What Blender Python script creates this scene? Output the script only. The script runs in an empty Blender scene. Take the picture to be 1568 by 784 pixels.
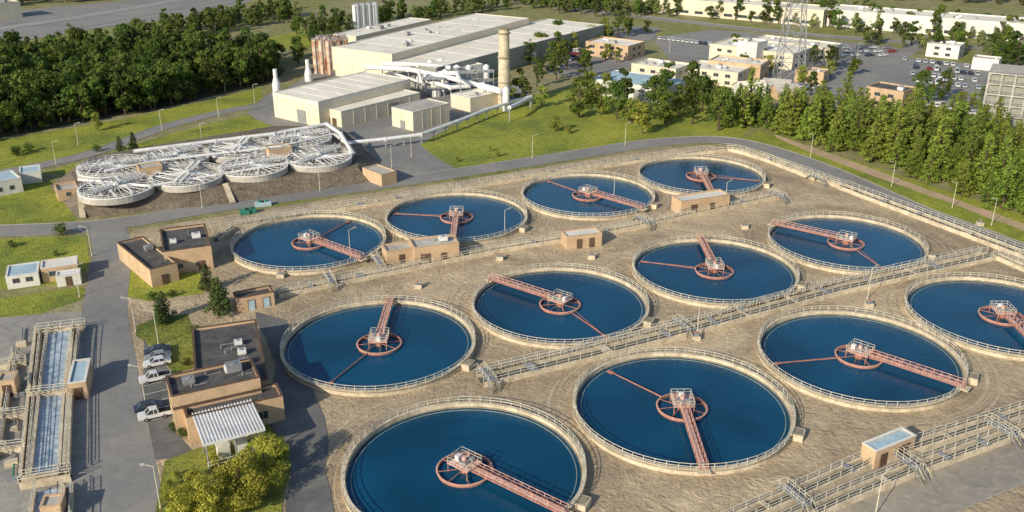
import bpy, math, random
from mathutils import Vector
random.seed(7)
R=random.random
# ---------------- camera calibration (metres) ----------------
H=82.4; F=1420.0; PT=math.radians(22.9); sp,cp=math.sin(PT),math.cos(PT)
def S(u,v,z=0.0):
    """survey point: rectified aerial measurement -> world metres at level z"""
    dx=(u-784)/F; dy=(v-392)/F; t=(H-z)/(sp+dy*cp)
    return Vector((dx*t,t*(cp-dy*sp),z))
sc=bpy.context.scene
cd=bpy.data.cameras.new("camera"); cam=bpy.data.objects.new("camera",cd); sc.collection.objects.link(cam)
cam.location=(0,0,H); cam.rotation_euler=(math.radians(90)-PT,0,0)
cd.sensor_width=36; cd.lens=F/1568*36; cd.clip_end=20000; cd.clip_start=1; sc.camera=cam
sc.view_settings.view_transform='Standard'; sc.view_settings.look='None'; sc.view_settings.exposure=0
# ---------------- light ----------------
SUN_EL=math.radians(26); sd=Vector((-0.62,-0.78,0)).normalized()
w=bpy.data.worlds.new("World"); sc.world=w; w.use_nodes=True
nt=w.node_tree; bg=nt.nodes['Background']; sky=nt.nodes.new('ShaderNodeTexSky'); sky.sky_type='NISHITA'
sky.sun_disc=False; sky.sun_elevation=SUN_EL; sky.sun_rotation=math.atan2(sd.x,sd.y); sky.air_density=1.0; sky.dust_density=0.7
nt.links.new(sky.outputs[0],bg.inputs[0]); bg.inputs[1].default_value=0.135
ld=bpy.data.lights.new("sun",'SUN'); ld.energy=5.0; ld.angle=math.radians(0.5); ld.color=(1,0.89,0.70)
lo=bpy.data.objects.new("sun",ld); sc.collection.objects.link(lo)
L=-(sd*math.cos(SUN_EL)+Vector((0,0,math.sin(SUN_EL)))); lo.rotation_euler=L.to_track_quat('-Z','Y').to_euler()
# ---------------- materials ----------------
def M(name,c1,c2=None,scale=.1,rough=.85,metal=0,fine=1.5,famt=.25,bump=0,bscale=3,spec=.3,rand=0,dist=0,detail=6,mid=None,stain=0):
    m=bpy.data.materials.new(name); m.use_nodes=True; n=m.node_tree.nodes; l=m.node_tree.links; p=n['Principled BSDF']
    p.inputs['Roughness'].default_value=rough; p.inputs['Metallic'].default_value=metal; p.inputs['Specular IOR Level'].default_value=spec
    c2=c2 or tuple(x*.8 for x in c1)
    tc=n.new('ShaderNodeTexCoord'); a=n.new('ShaderNodeTexNoise'); a.inputs['Scale'].default_value=scale; a.inputs['Detail'].default_value=detail
    a.inputs['Roughness'].default_value=.6; a.inputs['Distortion'].default_value=dist
    l.new(tc.outputs['Object'],a.inputs['Vector'])
    r=n.new('ShaderNodeValToRGB'); r.color_ramp.elements[0].position=.36; r.color_ramp.elements[1].position=.64
    r.color_ramp.elements[0].color=(*c1,1); r.color_ramp.elements[1].color=(*c2,1)
    if mid: e=r.color_ramp.elements.new(.5); e.color=(*mid,1)
    l.new(a.outputs[0],r.inputs[0])
    b=n.new('ShaderNodeTexNoise'); b.inputs['Scale'].default_value=fine; b.inputs['Detail'].default_value=8; b.inputs['Roughness'].default_value=.7; b.inputs['Distortion'].default_value=dist
    l.new(tc.outputs['Object'],b.inputs['Vector'])
    mr=n.new('ShaderNodeMapRange'); mr.inputs[1].default_value=.3; mr.inputs[2].default_value=.7; mr.inputs[3].default_value=1-famt; mr.inputs[4].default_value=1+famt
    l.new(b.outputs[0],mr.inputs[0])
    x=n.new('ShaderNodeVectorMath'); x.operation='SCALE'; l.new(r.outputs[0],x.inputs[0]); l.new(mr.outputs[0],x.inputs['Scale'])
    out=x.outputs[0]
    if stain:
        wv=n.new('ShaderNodeTexNoise'); wv.inputs['Scale'].default_value=.016; wv.inputs['Detail'].default_value=9; wv.inputs['Roughness'].default_value=.62; wv.inputs['Distortion'].default_value=1.2
        l.new(tc.outputs['Object'],wv.inputs['Vector'])
        m2=n.new('ShaderNodeMapRange'); m2.inputs[1].default_value=.47; m2.inputs[2].default_value=.62; m2.inputs[3].default_value=1; m2.inputs[4].default_value=1-stain; l.new(wv.outputs[0],m2.inputs[0])
        y=n.new('ShaderNodeVectorMath'); y.operation='SCALE'; l.new(out,y.inputs[0]); l.new(m2.outputs[0],y.inputs['Scale']); out=y.outputs[0]
    if rand:
        oi=n.new('ShaderNodeObjectInfo'); m3=n.new('ShaderNodeMapRange'); m3.inputs[3].default_value=1-rand; m3.inputs[4].default_value=1+rand; l.new(oi.outputs['Random'],m3.inputs[0])
        z=n.new('ShaderNodeVectorMath'); z.operation='SCALE'; l.new(out,z.inputs[0]); l.new(m3.outputs[0],z.inputs['Scale'])
        hs=n.new('ShaderNodeHueSaturation'); m4=n.new('ShaderNodeMath'); m4.operation='MULTIPLY'; m4.inputs[1].default_value=7.31; m5=n.new('ShaderNodeMath'); m5.operation='FRACT'
        m6=n.new('ShaderNodeMapRange'); m6.inputs[3].default_value=.475; m6.inputs[4].default_value=.515
        l.new(oi.outputs['Random'],m4.inputs[0]); l.new(m4.outputs[0],m5.inputs[0]); l.new(m5.outputs[0],m6.inputs[0]); l.new(m6.outputs[0],hs.inputs['Hue']); l.new(z.outputs[0],hs.inputs['Color']); out=hs.outputs[0]
    l.new(out,p.inputs['Base Color'])
    if bump:
        bn=n.new('ShaderNodeTexNoise'); bn.inputs['Scale'].default_value=bscale; bn.inputs['Detail'].default_value=6; bn.inputs['Distortion'].default_value=dist; l.new(tc.outputs['Object'],bn.inputs['Vector'])
        bu=n.new('ShaderNodeBump'); bu.inputs['Distance'].default_value=bump; bu.inputs['Strength'].default_value=1; l.new(bn.outputs[0],bu.inputs['Height']); l.new(bu.outputs[0],p.inputs['Normal'])
    return m
soil=M("packed_soil",(.54,.43,.28),(.35,.275,.185),.05,.95,fine=.4,famt=.24,bump=.35,bscale=.6,dist=1.6,stain=.28)
rut=M("wheel_ruts",(.34,.275,.19),(.42,.34,.23),.3,.95,fine=1.2,famt=.35,bump=.2,bscale=1,dist=1)
damp=M("wheel_ruts_pale",(.54,.44,.30),(.42,.34,.24),.3,.95,fine=1.2,famt=.3)
scrub=M("scrub_ground",(.19,.205,.05),(.28,.25,.14),.02,.95,fine=.2,famt=.35,bump=.3,bscale=1,dist=.5)
grassm=M("grass_turf",(.31,.32,.045),(.16,.20,.032),.05,.95,fine=.6,famt=.33,bump=.3,bscale=2,dist=.6,mid=(.24,.27,.036))
grassd=M("rough_grass",(.24,.25,.045),(.11,.14,.025),.08,.95,fine=.6,famt=.35,bump=.3,bscale=1.5,dist=.6)
asph=M("asphalt",(.225,.225,.22),(.27,.26,.24),.06,.9,fine=.5,famt=.14,dist=.8,stain=.15)
asphd=M("asphalt_dark",(.12,.122,.124),(.18,.178,.17),.08,.9,fine=.6,famt=.2,dist=1)
paving=M("concrete_paving",(.34,.325,.29),(.245,.235,.22),.08,.9,fine=.8,famt=.24,dist=1)
conc=M("concrete",(.66,.57,.42),(.44,.37,.27),.5,.85,fine=2.5,famt=.28,dist=.6)
concd=M("stained_concrete",(.34,.29,.21),(.20,.18,.13),.5,.9,fine=2,famt=.35)
darksoil=M("dark_soil_bank",(.13,.105,.08),(.20,.165,.12),.12,.95,fine=.8,famt=.35,bump=.3,bscale=1,dist=.5)
kerbm=M("kerb_concrete",(.4,.38,.34),(.32,.3,.27),.3)
railm=M("galvanised_rail",(.70,.66,.55),(.55,.52,.42),.5,.5,.1)
rust=M("rusty_primer",(.48,.23,.17),(.34,.15,.105),.8,.8,fine=3,famt=.25)
rustl=M("faded_red_rail",(.70,.45,.37),(.58,.34,.27),.6,.7)
whitem=M("white_metal",(.79,.79,.78),(.66,.66,.65),.3,.5,fine=1,famt=.08)
greym=M("grey_steel",(.36,.37,.38),(.27,.28,.29),.4,.5,.3)
roofd=M("dark_roof_felt",(.065,.064,.066),(.12,.115,.11),.25,.85,fine=.7,famt=.3,dist=1)
roofw=M("pale_membrane_roof",(.86,.81,.70),(.74,.69,.58),.05,.7,fine=.25,famt=.12,dist=.8)
roofg=M("grey_roof",(.50,.47,.42),(.36,.34,.30),.15,.8,fine=.8,famt=.2,dist=.8)
wallb=M("tan_block_wall",(.58,.41,.26),(.46,.33,.21),.3,.85,fine=2.5,famt=.18)
wallc=M("cream_metal_wall",(.72,.64,.49),(.62,.55,.42),.08,.7,fine=.6,famt=.1)
wallg=M("greygreen_metal_wall",(.30,.31,.26),(.25,.26,.22),.06,.7)
wallw=M("white_wall",(.72,.70,.65),(.6,.59,.55),.1,.8,fine=1.2,famt=.12)
glass=M("window_glass",(.03,.045,.06),(.05,.06,.07),.5,.12,spec=.6)
trim=M("dark_trim",(.14,.085,.055),(.10,.065,.045),.4,.7)
silor=M("rusted_silo",(.42,.19,.10),(.66,.57,.46),.35,.7,fine=1,famt=.25)
tankw=M("process_froth",(.22,.31,.40),(.50,.57,.62),.35,.3,fine=1.2,famt=.35,bump=.08,bscale=2,dist=2)
darkw=M("process_liquid",(.09,.09,.075),(.15,.14,.11),.3,.25)
barkm=M("bark",(.10,.07,.05),(.06,.045,.03),1,.9)
bluep=M("pale_blue_roof",(.42,.56,.62),(.34,.47,.54),.3,.6)
tyre=M("tyre_rubber",(.02,.02,.02),None,1,.8)
paintw=M("road_paint",(.7,.7,.66),(.55,.55,.5),1,.8)
greenp=M("green_equipment",(.04,.22,.16),None,1,.6)
def leafm(name,c1,c2,rand=.25):
    m=M(name,c1,c2,.35,.6,fine=2.5,famt=.3,rand=rand,spec=.2)
    n=m.node_tree.nodes; p=n['Principled BSDF']; l=m.node_tree.links
    tr=n.new('ShaderNodeBsdfTranslucent'); mx=n.new('ShaderNodeMixShader'); mx.inputs[0].default_value=.25
    src=p.inputs['Base Color'].links[0].from_socket; l.new(src,tr.inputs[0]); o=n['Material Output']
    l.new(p.outputs[0],mx.inputs[1]); l.new(tr.outputs[0],mx.inputs[2]); l.new(mx.outputs[0],o.inputs[0]); return m
leafF=leafm("forest_leaves",(.060,.105,.018),(.12,.175,.03),.4)
leafL=leafm("light_leaves",(.20,.235,.04),(.28,.31,.055),.3)
leafN=leafm("locust_leaves",(.30,.33,.045),(.38,.39,.06),.15)
leafH=leafm("haze_paled_leaves",(.15,.19,.06),(.21,.25,.085),.3)  # distance haze mixed into the leaf colour as a paler green
leafP=leafm("pine_needles",(.145,.215,.032),(.225,.295,.05),.3)
leafD=leafm("dark_needles",(.06,.095,.028),(.09,.14,.038),.2)
# water
wm=bpy.data.materials.new("clarifier_water"); wm.use_nodes=True; n=wm.node_tree.nodes; l=wm.node_tree.links; p=n['Principled BSDF']
p.inputs['Roughness'].default_value=.07; p.inputs['IOR'].default_value=1.33
tc=n.new('ShaderNodeTexCoord'); a=n.new('ShaderNodeTexNoise'); a.inputs['Scale'].default_value=.03; a.inputs['Detail'].default_value=4; a.inputs['Distortion'].default_value=1; l.new(tc.outputs['Object'],a.inputs['Vector'])
r=n.new('ShaderNodeValToRGB'); r.color_ramp.elements[0].position=.35; r.color_ramp.elements[1].position=.65
r.color_ramp.elements[0].color=(.002,.042,.092,1); r.color_ramp.elements[1].color=(.004,.074,.155,1); l.new(a.outputs[0],r.inputs[0]); l.new(r.outputs[0],p.inputs['Base Color'])
b=n.new('ShaderNodeTexNoise'); b.inputs['Scale'].default_value=1.3; b.inputs['Detail'].default_value=5; l.new(tc.outputs['Object'],b.inputs['Vector'])
bu=n.new('ShaderNodeBump'); bu.inputs['Distance'].default_value=.05; l.new(b.outputs[0],bu.inputs['Height']); l.new(bu.outputs[0],p.inputs['Normal'])
# ---------------- mesh builder ----------------
Z=Vector((0,0,1))
class MB:
    def __init__(s): s.v=[];s.f=[];s.m=[];s.ms=[]
    def mi(s,m):
        if m not in s.ms: s.ms.append(m)
        return s.ms.index(m)
    def add(s,vs,fs,m):
        o=len(s.v); s.v+= [tuple(x) for x in vs]; k=s.mi(m)
        for f in fs: s.f.append([i+o for i in f]); s.m.append(k)
    def hexa(s,b,t,m,mt=None):
        s.add(b+t,[(0,3,2,1),(0,1,5,4),(1,2,6,5),(2,3,7,6),(3,0,4,7)],m); s.add(t,[(0,1,2,3)],mt or m)
    def box(s,o,ux,uy,x0,x1,y0,y1,z0,z1,m,mt=None):
        P=lambda x,y,z:o+ux*x+uy*y+Z*z
        s.hexa([P(x0,y0,z0),P(x1,y0,z0),P(x1,y1,z0),P(x0,y1,z0)],[P(x0,y0,z1),P(x1,y0,z1),P(x1,y1,z1),P(x0,y1,z1)],m,mt)
    def beam(s,p,q,w,m,h=None):
        d=q-p
        if d.length<1e-6: return
        d=d.normalized(); a=Vector((1,0,0)) if abs(d.z)>.98 else Z
        x=d.cross(a).normalized(); y=x.cross(d).normalized(); x=x*(w/2); y=y*((h or w)/2)
        s.hexa([p-x-y,p+x-y,p+x+y,p-x+y],[q-x-y,q+x-y,q+x+y,q-x+y],m)
    def tube(s,p,q,r0,m,r1=None,n=12,cap=True):
        r1=r0 if r1 is None else r1; d=(q-p).normalized(); a=Vector((1,0,0)) if abs(d.z)>.98 else Z
        x=d.cross(a).normalized(); y=x.cross(d).normalized(); vs=[]
        for c,r in ((p,r0),(q,r1)):
            for i in range(n):
                t=2*math.pi*i/n; vs.append(c+x*(r*math.cos(t))+y*(r*math.sin(t)))
        fs=[(i,(i+1)%n,n+(i+1)%n,n+i) for i in range(n)]
        if cap: fs+=[tuple(range(n))[::-1],tuple(range(n,2*n))]
        s.add(vs,fs,m)
    def pipe(s,pts,r,m,n=10):
        for i in range(len(pts)-1): s.tube(pts[i],pts[i+1],r,m,n=n)
        for p in pts[1:-1]: s.tube(p-Z*r*.9,p+Z*r*.9,r*1.02,m,n=n)
    def rev(s,c,prof,m,n=72,a0=0,a1=2*math.pi,closed=True):
        k=len(prof); vs=[]
        for i in range(n):
            t=a0+(a1-a0)*i/(n if closed else n-1)
            for r,z in prof: vs.append(c+Vector((r*math.cos(t),r*math.sin(t),z)))
        fs=[]
        for i in range(n if closed else n-1):
            j=(i+1)%n
            for q in range(k-1): fs.append((i*k+q,j*k+q,j*k+q+1,i*k+q+1))
        s.add(vs,fs,m)
    def disc(s,c,r,m,n=72): s.add([c+Vector((r*math.cos(2*math.pi*i/n),r*math.sin(2*math.pi*i/n),0)) for i in range(n)],[tuple(range(n))],m)
    def rail(s,pts,m,h=1.1,spc=2.2,w=.08,closed=False,mid=2):
        P=list(pts); 
        if closed: P.append(P[0])
        for i in range(len(P)-1):
            a,b=P[i],P[i+1]; d=(b-a).length; k=max(1,round(d/spc))
            for j in range(k): 
                q=a+(b-a)*(j/k); s.beam(q,q+Z*h,w,m)
            for e in range(mid): s.beam(a+Z*h*(1-e/mid),b+Z*h*(1-e/mid),w,m)
        s.beam(P[-1],P[-1]+Z*h,w,m)
    def obj(s,name,parent=None,fix=True):
        me=bpy.data.meshes.new(name); me.from_pydata(s.v,[],s.f)
        for m in s.ms: me.materials.append(m)
        me.polygons.foreach_set('material_index',s.m); me.update()
        o=bpy.data.objects.new(name,me); sc.collection.objects.link(o)
        if parent: o.parent=parent
        return o
def sheet(name,px,z,m):
    b=MB(); P=[S(u,v,0) for u,v in px]
    Q=[]
    for i in range(len(P)):
        a_,c_=P[i],P[(i+1)%len(P)]; k=max(1,min(40,int((c_-a_).length/5))); nrm=Vector((-(c_-a_).y,(c_-a_).x,0)).normalized()
        for j in range(k): Q.append(a_+(c_-a_)*(j/k)+nrm*((R()-.5)*.8))
    P=Q
    ar=sum(P[i].x*P[(i+1)%len(P)].y-P[(i+1)%len(P)].x*P[i].y for i in range(len(P)))
    if ar<0: P=P[::-1]
    b.add([Vector((p.x,p.y,z)) for p in P],[tuple(range(len(P)))],m); return b.obj(name)
def smooth(P,k=6):
    out=[]
    for i in range(len(P)-1):
        a=P[max(i-1,0)];b=P[i];c=P[i+1];d=P[min(i+2,len(P)-1)]
        for j in range(k):
            t=j/k; out.append(.5*((2*b)+(c-a)*t+(2*a-5*b+4*c-d)*t*t+(3*b-a-3*c+d)*t**3))
    out.append(P[-1]); return out
def offs(P,d):
    o=[]
    for i in range(len(P)):
        t=(P[min(i+1,len(P)-1)]-P[max(i-1,0)]); t.z=0; t.normalize(); o.append(P[i]+Vector((-t.y,t.x,0))*d)
    return o
def road(name,px,wd,z=.03,m=None,kerb=True,sm=True,line=False):
    P=[S(u,v) for u,v in px]
    if sm: P=smooth(P)
    A=offs(P,wd/2);B=offs(P,-wd/2); b=MB(); n=len(P)
    b.add([p+Z*z for p in A]+[p+Z*z for p in B],[(i,n+i,n+i+1,i+1) for i in range(n-1)],m or asph)
    if kerb:
        for Q,sg in((A,1),(B,-1)):
            Q2=offs(P,sg*(wd/2+.2))
            b.add([p+Z*.13 for p in Q]+[p+Z*.13 for p in Q2]+[p for p in Q],[(i,n+i,n+i+1,i+1) for i in range(n-1)]+[(i,i+1,2*n+i+1,2*n+i) for i in range(n-1)],kerbm)
    if line:
        for dd in (.12,-.12):
            C=offs(P,dd);D=offs(P,dd+.12)
            b.add([p+Z*(z+.012) for p in C]+[p+Z*(z+.012) for p in D],[(i,n+i,n+i+1,i+1) for i in range(n-1)],paintw)
    return b.obj(name)
# ---------------- ground ----------------
b=MB(); b.add([Vector((-4000,-800,0)),Vector((4000,-800,0)),Vector((4000,9000,0)),Vector((-4000,9000,0))],[(0,1,2,3)],scrub); b.obj("ground")
sheet("gravel_yard",[(205,352),(330,332),(480,308),(760,268),(960,234),(1080,222),(1150,228),(1290,280),(1568,398),(1800,500),(2300,900),(-100,900),(150,760),(150,480),(140,400)],.012,soil)
sheet("lawn",[(640,222),(700,190),(790,150),(870,135),(1110,140),(1150,190),(1135,212),(1080,210),(960,224),(760,255),(680,262)],.016,grassm)
sheet("grass_verge",[(0,215),(200,180),(400,135),(400,155),(250,200),(110,240),(0,262),(-80,275),(-80,230)],.014,grassm)
sheet("grass_verge",[(60,265),(150,240),(260,205),(380,176),(420,198),(250,222),(140,245),(110,268)],.014,grassm)
sheet("grass_verge",[(-60,300),(60,275),(118,280),(122,330),(110,342),(-60,350)],.014,grassm)
sheet("grass_verge",[(-60,372),(60,362),(133,362),(138,400),(120,432),(-60,450)],.016,grassm)
sheet("grass_verge",[(-60,465),(60,448),(128,438),(136,455),(60,482),(-60,500)],.016,grassm)
sheet("grass_verge",[(1135,212),(1165,200),(1568,330),(1750,400),(1750,440),(1568,374),(1400,312),(1300,268),(1210,235)],.016,grassm)
sheet("grass_verge",[(193,407),(240,400),(310,420),(312,450),(226,462),(193,455)],.022,grassm)
sheet("grass_verge",[(238,486),(290,480),(300,565),(262,572),(240,535),(206,515),(206,500)],.022,grassd)
sheet("grass_verge",[(252,705),(300,690),(410,650),(445,690),(430,800),(235,800)],.085,grassd)
sheet("grass_verge",[(400,60),(470,45),(500,50),(470,75),(420,75)],.014,grassm)
sheet("dirt_path",[(1185,205),(1300,246),(1440,296),(1568,343),(1700,392),(1700,404),(1568,354),(1440,306),(1300,256),(1190,212)],.020,M("pink_dirt",(.54,.38,.26),(.38,.29,.17),.1,dist=.6))
sheet("service_yard",[(395,185),(378,172),(420,148),(480,110),(560,98),(800,128),(812,150),(700,187),(642,222),(700,262),(575,285),(528,222),(430,196)],.018,asph)
sheet("service_yard",[(390,478),(440,490),(462,560),(500,640),(500,720),(520,820),(440,820),(445,690),(410,650),(420,560)],.080,asphd)  # asphalt yard; dark tone also paints in the shadow beside the operations building
sheet("service_yard",[(-40,488),(120,478),(160,470),(170,560),(175,800),(-40,800)],.020,paving)
sheet("car_park",[(218,520),(262,565),(262,650),(300,700),(240,705),(215,690)],.034,asphd)
b=MB(); 
for i in range(9):
    q=S(216,536+i*14); b.box(q,Vector((math.cos(.5),math.sin(.5),0)),Vector((-math.sin(.5),math.cos(.5),0)),.3,5.2,-.06,.06,.040,.044,paintw)
b.obj("parking_bay_markings")
for poly in ([(835,112),(868,78),(960,72),(1005,95),(900,120)],[(1000,58),(1090,45),(1330,68),(1400,78),(1290,152),(1190,140),(1130,112),(1040,112)],
  [(1372,88),(1500,98),(1600,125),(1600,200),(1480,170),(1390,158),(1300,150)],[(-40,22),(200,0),(420,-10),(330,20),(120,48),(-40,62)],[(940,40),(1010,42),(1000,62),(930,70)]):
    sheet("car_park",poly,.018,asph)
road("perimeter_road",[(-60,356),(150,346),(300,322),(450,300),(600,280),(760,256),(900,234),(1000,219),(1090,214),(1150,222),(1220,243),(1300,275),(1400,320),(1500,358),(1650,415)],8)
road("access_road",[(160,343),(172,380),(166,430),(160,480),(170,560),(182,650),(195,740),(210,850)],8.5,.038,kerb=False)
road("site_road",[(-60,275),(60,254),(150,232),(250,195),(340,172),(400,160),(430,140)],6,.028)
road("back_road",[(850,12),(1000,28),(1200,50),(1400,66),(1620,84)],9,.028,line=True)
road("back_road",[(1290,175),(1330,120),(1390,78),(1430,55)],8,.026)
road("back_road",[(-60,74),(120,46),(260,20),(420,-10)],10,.028,line=True)
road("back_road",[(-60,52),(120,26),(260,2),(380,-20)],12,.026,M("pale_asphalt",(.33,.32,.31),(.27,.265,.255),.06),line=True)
road("service_road",[(1230,830),(1400,742),(1568,680),(1700,640)],14,.10,M("dusty_asphalt",(.35,.31,.25),(.25,.23,.20),.08,dist=1,fine=.5),kerb=True)
# ---------------- clarifiers ----------------
def centre(uL,uR,vt,vb,z=1.2):
    y=(S(784,vt,2.0).y+S(784,vb,0).y)/2; h=H-z
    a=(math.atan((uL-784)/F*cp)+math.atan((uR-784)/F*cp))/2
    return Vector(((y+h*math.tan(PT))*math.tan(a),y,0))
RT=17.9
launder=M("launder_edge",(.30,.36,.33),(.20,.26,.25),.5,.5)
def clarifier(c,e,arm=None):
    b=MB(); wz=.2; T=1.0
    b.rev(c,[(RT,0),(RT,T),(RT-.6,T),(RT-.6,-1)],conc,96)
    b.rev(c,[(RT+.1,T-.28),(RT+.1,T-.05)],concd,96)
    b.rev(c,[(RT-.6,wz+.2),(RT-.78,wz+.2),(RT-.78,wz-.3)],concd,96)
    b.rev(c,[(RT-1.35,wz+.06),(RT-1.47,wz+.06),(RT-1.47,wz-.3)],launder,96)
    b.disc(c+Z*wz,RT-.55,wm,96)
    ring=[c+Vector(((RT-.12)*math.cos(2*math.pi*i/64),(RT-.12)*math.sin(2*math.pi*i/64),T)) for i in range(64)]
    b.rail(ring,railm,1.0,spc=3,w=.075,closed=True)
    ux=Vector((math.cos(-.45),math.sin(-.45),0)); uy=Vector((-ux.y,ux.x,0))
    b.box(c,ux,uy,RT-.3,RT+1.6,-1.2,1.2,0,T+.15,conc); b.box(c,ux,uy,RT+.1,RT+1.4,-.9,.9,T+.152,T+.21,concd)
    b.rev(c,[(4.05,wz-.4),(4.05,wz+.5),(3.93,wz+.5),(3.93,wz-.4)],rust,40)
    b.rev(c,[(4.2,wz+.45),(3.93,wz+.51)],rustl,40)
    for i in range(8):
        t=i*math.pi/4+.2; b.beam(c+Z*(wz+.45),c+Vector((4*math.cos(t),4*math.sin(t),wz+.45)),.09,rust)
    b.tube(c+Z*wz,c+Z*1.6,.7,rust,n=16)
    d=(e-c); d.z=0; d.normalize(); s=Vector((-d.y,d.x,0))
    b.box(c,d,s,-1.9,2.0,-1.7,1.7,1.65,1.75,rustl)
    for x in (-1.8,1.8):
        for y in (-1.6,1.6): b.beam(c+d*x+s*y+Z*wz,c+d*x+s*y+Z*1.7,.12,rust)
    q=[c+d*x+s*y+Z*1.75 for x,y in((1.95,-.7),(1.95,-1.65),(-1.85,-1.65),(-1.85,1.65),(1.95,1.65),(1.95,.7))]
    b.rail(q,railm,1.05,1.1,.06)
    b.tube(c+Z*1.75,c+Z*2.1,.8,greym,n=16); b.tube(c+Z*2.1,c+Z*2.7,.35,rustl,n=12)
    b.box(c,d,s,-1.5,-.8,-.4,.4,1.75,2.5,whitem); b.box(c,d,s,.5,1.1,.6,1.2,1.75,2.4,greym)
    N=12; x0=2.0; x1=RT+.2; zb=1.35; zt=2.4
    for sy in (-.62,.62):
        b.beam(c+d*x0+s*sy+Z*zb,c+d*x1+s*sy+Z*zb,.1,rust,.18); b.beam(c+d*x0+s*sy+Z*zt,c+d*x1+s*sy+Z*zt,.065,rustl)
        b.beam(c+d*x0+s*sy+Z*(zb+.55),c+d*x1+s*sy+Z*(zb+.55),.045,rustl)
        for i in range(N+1):
            x=x0+(x1-x0)*i/N; b.beam(c+d*x+s*sy+Z*zb,c+d*x+s*sy+Z*zt,.06,rustl)
            if i<N:
                x2=x0+(x1-x0)*(i+1)/N; za,zc=(zb,zt) if i%2 else (zt,zb)
                b.beam(c+d*x+s*sy+Z*za,c+d*x2+s*sy+Z*zc,.045,rust)
    for i in range(N*2+1):
        x=x0+(x1-x0)*i/(N*2); b.beam(c+d*x-s*.62+Z*zb,c+d*x+s*.62+Z*zb,.08,rust)
    b.box(c,d,s,x0,x1,-.42,.42,zb+.06,zb+.1,rustl)
    b.box(c,d,s,RT-.8,RT+1.1,-.95,.95,1.003,1.18,conc)
    if arm is not None:
        a=(arm-c); a.z=0; a.normalize(); k=Vector((-a.y,a.x,0))
        b.beam(c+a*4+Z*(wz+.3),c+a*(RT-1.6)+Z*(wz+.22),.13,rust,.16)
        b.beam(c+a*4+k*.5+Z*(wz+.8),c+a*(RT-4)+Z*(wz+.3),.05,rust)
        b.box(c,a,k,RT-3.0,RT-1.6,-.4,.4,wz+.12,wz+.22,rust)
    b.obj("clarifier_tank")
TK=[((523,897,610,845),(860,781),None),((878,1217,535,722),(1078,718),(935,568)),((1162,1480,472,625),(1475,590),(1185,555)),((1390,1690,420,550),(1600,540),None),
((431,726,457,600),(598,458),(508,583)),((724,992,407,528),(760,428),(928,514)),((970,1222,361,470),(1072,364),(983,399)),((1179,1418,326,418),(1192,343),(1352,410)),
((357,587,327,415),(548,392),(530,340)),((593,804,294,370),(694,362),(607,326)),((801,1000,264,333),(985,318),(852,281)),((978,1171,239,298),(1088,292),(1168,276))]
cents=[]
for e,br,ar in TK:
    c=centre(*e); cents.append(c); clarifier(c,S(*br,1.5),S(*ar,.6) if ar else None)
b=MB(); k=0
for c in cents:
    for _ in range(7):
        r0=18.9+R()*4.5; a0=R()*6.28; sp_=.4+R()*1.3; ww=.18+R()*.2
        for dr in (0,1.7):
            ox=c+Vector((R()*.8,R()*.8,0)); k+=1; b.rev(ox,[(r0+dr,.0165+.0003*k),(r0+dr+ww,.0165+.0003*k)],rut if R()<.55 else damp,26,a0,a0+sp_,False)
b.obj("tyre_tracks")
# ---------------- channels ----------------
def channel(px,wd=2.6,h=1.0,name="concrete_channel",sm=False,rl=True,water=darkw,plates=True,zw=.45):
    P=[S(u,v,h) for u,v in px]
    for p_ in P: p_.z=0
    if sm: P=smooth(P,4)
    b=MB(); n=len(P)
    for sg in(1,-1):
        A=offs(P,sg*wd/2);B=offs(P,sg*(wd/2-.35))
        b.add([p for p in A]+[p+Z*h for p in A]+[p+Z*h for p in B]+[p for p in B],[(k*n+i,k*n+i+1,(k+1)*n+i+1,(k+1)*n+i) for k in range(3) for i in range(n-1)],conc)
        if rl: b.rail([p+Z*h for p in offs(P,sg*(wd/2-.17))],railm,1.1,2.4,.075)
    A=offs(P,wd/2-.3);B=offs(P,-wd/2+.3)
    b.add([p+Z*zw for p in A]+[p+Z*zw for p in B],[(i,n+i,n+i+1,i+1) for i in range(n-1)],water)
    for i in range(n-1):
        a,c=P[i],P[i+1]; d=(c-a); ln=d.length
        if ln<.1 or not plates: continue
        d.normalize(); s=Vector((-d.y,d.x,0)); x=R()*8+2
        while x<ln-1.5: b.box(a,d,s,x,x+.5+R()*1.3,-wd/2+.05,wd/2-.05,h+.004,h+.1,greym if R()<.4 else conc); x+=5+R()*14
    return b.obj(name)
channel([(735,580),(900,541),(1050,503),(1280,441),(1520,388)],3.2)
channel([(745,568),(900,531),(1050,494),(1280,433),(1500,384)],1.3)
channel([(425,448),(510,430),(600,412),(760,379),(900,357),(990,340),(1190,297)],2.2)
channel([(322,350),(480,322),(590,306),(760,276),(980,243),(1090,229),(1140,231),(1290,283)],2.0,sm=True)
channel([(1290,283),(1430,335),(1590,395)],3.2)
channel([(1170,240),(1250,272)],1.4)
channel([(1110,800),(1225,750),(1330,703),(1568,628),(1700,590)],2.2)
channel([(1180,810),(1290,760),(1400,715),(1568,655),(1700,612)],2.2)
channel([(1525,388),(1600,420)],2.2)
channel([(330,364),(360,345),(480,326)],1.4)
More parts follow.
